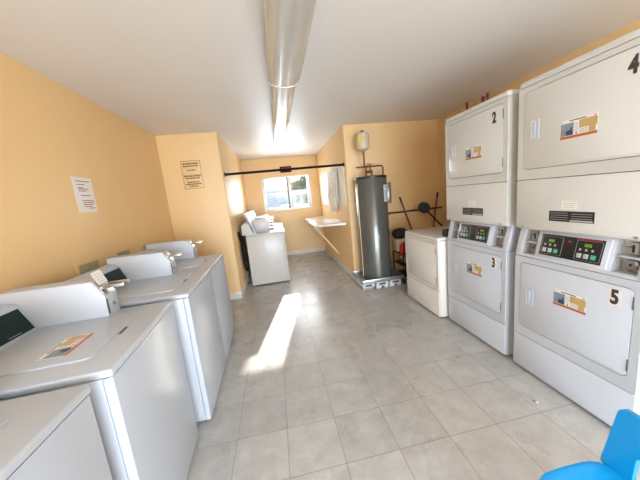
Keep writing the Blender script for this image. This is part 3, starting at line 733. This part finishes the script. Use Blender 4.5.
# rack with odds and ends between the heater and the short dryer
r_ = empty('storage_rack', (1.865, 3.70, 0), 'low black rack in the gap between the water heater and the short dryer', 'rack')
for x in (-0.10, 0.10):
    for y in (-0.16, 0.16): MB().box(x-0.008, x+0.008, y-0.008, y+0.008, 0, 0.45, m_black).build('leg', r_)
for z in (0.10, 0.27, 0.44): MB().box(-0.11, 0.11, -0.17, 0.17, z, z+0.012, m_black, 0.002).build('shelf', r_)
b = MB(); b.box(-0.10, 0.10, -0.08, 0.08, 0, 0.20, m_bezel, 0.012)
tag(b.build('storage_tub', loc=(1.865, 3.80, 0.4525)), 'beige tub on the black rack, under the black bag', 'tub')
b = MB(); t = bmesh.new(); bmesh.ops.create_uvsphere(t, u_segments=32, v_segments=16, radius=1)
for v in t.verts:
    k = 1+0.06*math.sin(9*v.co.x+7*v.co.y); v.co = Vector((v.co.x*0.125*k, v.co.y*0.10*k, max(v.co.z, -0.8)*0.085*k+0.070))
b.merge(t, m_black, True)
tag(b.build('black_bag', loc=(1.860, 3.79, 0.6545)), 'black plastic bag heaped on the beige tub right of the water heater', 'bag')
b = MB(); b.lathe([(0.0001, 0), (0.034, 0.0), (0.034, 0.10), (0.031, 0.115), (0.020, 0.135), (0.015, 0.14), (0.015, 0.155), (0.0001, 0.156)], (0, 0, 0), m_red, 24)
tag(b.build('red_bottle', loc=(1.782, 3.60, 0.4525)), 'red bottle on the black rack beside the water heater', 'bottle')
b = MB(); b.box(-0.045, 0.045, -0.05, 0.05, 0, 0.15, m_card, 0.003); b.box(-0.046, 0.046, -0.012, 0.012, 0.1495, 0.151, m_bezel)
tag(b.build('cardboard_box', loc=(1.880, 3.62, 0.4525)), 'brown cardboard box on the black rack behind the short dryer', 'box')
b = MB(); b.tube([(0.02*math.cos(i*0.5)*(2+i*0.06), 0.03*math.sin(i*0.5)*(2+i*0.06), 0.012+i*0.003) for i in range(40)], 0.008, m_grey)
tag(b.build('coiled_cord', loc=(1.850, 3.66, 0.2825)), 'grey coiled cord on the middle shelf of the black rack', 'cord')

# copper stubs showing over the stacked dryers
for x, y, h in ((2.60, 3.24, 2.415), (2.60, 2.973, 2.385), (2.60, 2.905, 2.400)):
    b = MB(); b.tube([(x, y, 0), (x, y, h)], 0.012, m_copper); b.cyl((x, y, h-0.05), (x, y, h+0.008), 0.017, m_copper)
    nm = {3.24: 'copper pipe stub rising behind dryer 2, leftmost of three', 2.973: 'copper pipe stub rising behind dryer 2, middle one of three', 2.905: 'copper pipe stub rising behind dryer 2, rightmost of three'}[y]
    tag(b.build('gas_pipe'), nm, 'pipe', 'pipe stubs behind the stacked dryers')

# ------------------------------------------------------------------ ceiling lights
def light_fixture(y0, y1, hw, drop, label, lensless=False):
    cx = 0.20; L = y1-y0
    r_ = empty('ceiling_light', (cx, (y0+y1)/2, ZC), label, 'ceiling light', 'fluorescent fixtures end to end on the ceiling')
    MB().box(-hw*0.8, hw*0.8, -L/2, L/2, -0.045, 0, m_fixture, 0.003).build('housing', r_)
    b = MB(); prof = []
    n = 18
    for i in range(n+1):
        a = PI*i/n; x = -hw*math.cos(a); z = -0.030-(drop-0.030)*(math.sin(a)**0.55)
        prof.append((x, z))
    if lensless:
        prof = [(-hw, -0.02), (-hw*0.92, -drop*0.7), (-hw*0.3, -drop), (hw*0.3, -drop), (hw*0.92, -drop*0.7), (hw, -0.02)]
    b.prism(prof, 'y', -L/2+0.004, L/2-0.004, m_lens)
    b.build('lens', r_)
    for s in (-1, 1):
        b = MB(); b.prism([(p[0]*1.03, p[1]*1.03) for p in prof], 'y', s*L/2-0.006, s*L/2+0.006, m_lens); b.build('end_cap', r_)
    return r_
light_fixture(1.02, 2.30, 0.130, 0.125, 'wide clear-lensed ceiling light nearest the camera')
light_fixture(2.32, 3.45, 0.104, 0.105, 'clear-lensed ceiling light in the middle of the row of three')
light_fixture(3.47, 4.50, 0.100, 0.085, 'narrow faceted ceiling light at the alcove end of the row', True)

# ------------------------------------------------------------------ small litter on the floor
b = MB(); t = bmesh.new(); bmesh.ops.create_icosphere(t, subdivisions=2, radius=0.014)
for v in t.verts: v.co *= random.uniform(0.75, 1.15); v.co.z = max(v.co.z*0.6+0.008, 0.0)
b.merge(t, m_grey, True)
tag(b.build('lint_ball', loc=(1.466, 1.235, 0.0)), 'tiny crumpled grey lint ball on the floor in front of dryer 5', 'litter')

# ------------------------------------------------------------------ blue child's chair
def blue_chair():
    r_ = empty('child_chair', (0.97, 0.525, 0), 'bright blue plastic child-size chair in the bottom right corner', 'chair')
    # seat: x -.15..+.17, dished, rounded outline
    t = bmesh.new(); N = 40; rings = []
    def outline(k, s):
        a = 2*PI*k/N; c, s_ = math.cos(a), math.sin(a); e = 0.42
        return (0.005+0.165*s*math.copysign(abs(c)**e, c), 0.175*s*math.copysign(abs(s_)**e, s_)*(1-0.06*(c > 0)*c))
    lv = [(0.001, 0.288), (0.5, 0.289), (0.8, 0.294), (0.93, 0.302), (1.0, 0.300), (1.02, 0.285), (1.0, 0.268), (0.9, 0.276), (0.5, 0.280), (0.001, 0.280)]
    for s, z in lv: rings.append([t.verts.new((*outline(k, s), z)) for k in range(N)])
    for A, B_ in zip(rings, rings[1:]):
        for k in range(N): t.faces.new((A[k], A[(k+1) % N], B_[(k+1) % N], B_[k]))
    b = MB(); b.merge(t, m_blue, True); b.build('seat', r_, sharp=60)
    # backrest: rounded panel with an opening at the bottom, leaning back
    out = rrect(-0.168, 0.168, 0.285, 0.542, 0.022, 6)
    n_ = len(out)
    for i, (y, z) in enumerate(out):
        out[i] = (y*(1-0.15*(z-0.285)/0.26), z+(0.014*(1-(y/0.168)**2) if z > 0.5 else 0))
    inn = rrect(-0.074, 0.074, 0.296, 0.405, 0.020, 6)
    T = Matrix.Translation((0.165, 0, 0.285)) @ Matrix.Rotation(math.radians(7), 4, 'Y') @ Matrix.Translation((0, 0, -0.285))
    b = MB(); b.ring(out, inn, -0.011, 0.011, m_blue, mtx=T)
    o = b.build('backrest', r_)
    bv = o.modifiers.new('edge_round', 'BEVEL'); bv.width = 0.006; bv.segments = 3; bv.limit_method = 'ANGLE'
    for sx in (-1, 1):
        for sy in (-1, 1):
            b = MB(); b.cyl((0.125*sx, 0.135*sy, 0.278), (0.155*sx, 0.160*sy, 0.0), 0.022, m_blue, 0.015, n=16); b.build('leg', r_)
    return r_
blue_chair()

# ------------------------------------------------------------------ outside the window
m_ground = mat('outside_paving', (0.26, 0.27, 0.29), 0.9, noise=0.1, nscale=1)
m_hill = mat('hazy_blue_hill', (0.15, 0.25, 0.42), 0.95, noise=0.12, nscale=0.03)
m_leaf = mat('grey_green_leaves', (0.62, 0.66, 0.50), 0.7, noise=0.2, nscale=3)
m_bark = mat('bark', (0.20, 0.14, 0.09), 0.9, noise=0.2, nscale=10)
m_outw = mat('white_painted_timber', (0.70, 0.70, 0.69), 0.5, noise=0.02)
m_roofg = mat('grey_roofing', (0.40, 0.40, 0.42), 0.8, noise=0.1)
o = MB().box(-70, 70, YW+0.16, 220, -0.3, -0.15, m_ground).build('ground_outside'); struct(o)
t = bmesh.new(); NX = 60; rows = []
for j, (y, k) in enumerate(((95, 0), (105, 0.55), (120, 0.9), (135, 1.0), (160, 0.6))):
    rows.append([t.verts.new((-70+i*140/NX, y, -0.2+k*(7.2+0.7*math.sin(i*0.31)+0.5*math.sin(i*0.83+1)))) for i in range(NX+1)])
for A, B_ in zip(rows, rows[1:]):
    for i in range(NX): t.faces.new((A[i], A[i+1], B_[i+1], B_[i]))
b = MB(); b.merge(t, m_hill, True); struct(b.build('hills'))
r_ = empty('distant_house', (-0.3, 62, 0.0), 'tiny white house far off on the blue hillside, left window pane', 'house')
MB().box(-1.6, 1.6, -1, 1, -0.2, 1.5, m_outw).build('wall', r_); MB().prism([(-1.9, 1.5), (1.9, 1.5), (0.9, 2.3), (-0.9, 2.3)], 'y', -1.2, 1.2, m_outw).build('roof', r_)
# tree
r_ = empty('garden_tree', (3.55, 19.5, -0.15), 'leafy grey-green tree outside the right window pane', 'tree')
b = MB(); b.tube([(0, 0, 0), (0.05, 0, 0.9), (-0.05, 0.05, 1.8), (0.1, 0, 2.6)], [0.16, 0.13, 0.11, 0.05], m_bark, 12); b.build('trunk', r_)
t = bmesh.new(); rnd = random.Random(3)
for i in range(9000):
    while True:
        p = Vector((rnd.uniform(-1, 1), rnd.uniform(-1, 1), rnd.uniform(-1, 1)))
        if 0.45 < p.length < 1: break
    k = 1+0.14*math.sin(p.x*7+p.z*5)+0.1*math.sin(p.z*11+p.y*6)
    c = Vector((p.x*2.2*k, p.y*1.9*k, 2.0+p.z*1.6*k))
    a = Vector((rnd.uniform(-1, 1), rnd.uniform(-1, 1), rnd.uniform(-1, 1))).normalized(); bb = a.orthogonal().normalized(); s = rnd.uniform(0.07, 0.13)
    v = [t.verts.new(c+a*s*1.5), t.verts.new(c+bb*s*0.7), t.verts.new(c-a*s*1.5), t.verts.new(c-bb*s*0.7)]
    t.faces.new(v)
b = MB(); b.merge(t, m_leaf, False); o = b.build('foliage', r_)
# white patio cover post and beam, low white wall
r_ = empty('patio_cover', (1.15, 11.4, -0.15), 'white patio cover with one post outside the window', 'patio cover')
MB().box(-0.06, 0.06, -0.06, 0.06, 0, 1.72, m_outw, 0.005).build('post', r_)
MB().prism([(-1.1, 1.72), (0.42, 1.72), (0.52, 1.90), (-1.1, 1.94)], 'y', -0.5, 0.5, m_outw, 0.01).build('roof', r_)
r_ = MB().box(-8, 9, 14.0, 14.15, -0.15, 1.08, m_outw, 0.01).build('garden_wall'); tag(r_, 'low white wall outside beyond the patio cover', 'wall'); 

# added sun blockers outside: upright panel trims sun patch, unseen roof shades left pane
tag(MB().box(0.945, 0.975, YW+0.121, 7.06, -0.15, 2.55, m_outw, 0.004).build('sun_blocker_panel'), 'white upright panel added outside the right edge of the window to cut the sun', 'sun blocker')
r_ = empty('sun_blocker_roof', (-1.0, 8.6, -0.15), 'narrow flat roof added out of view to keep sun off the left window pane', 'awning')
MB().prism([(-2.4, -0.35), (1.82, -0.35), (1.98, 0.42), (-2.4, 0.42)], 'z', 2.88, 2.95, m_outw).build('roof', r_)
for x in (-2.3, -1.3): MB().box(x-0.04, x+0.04, -0.04, 0.04, 0, 2.88, m_outw).build('post', r_)
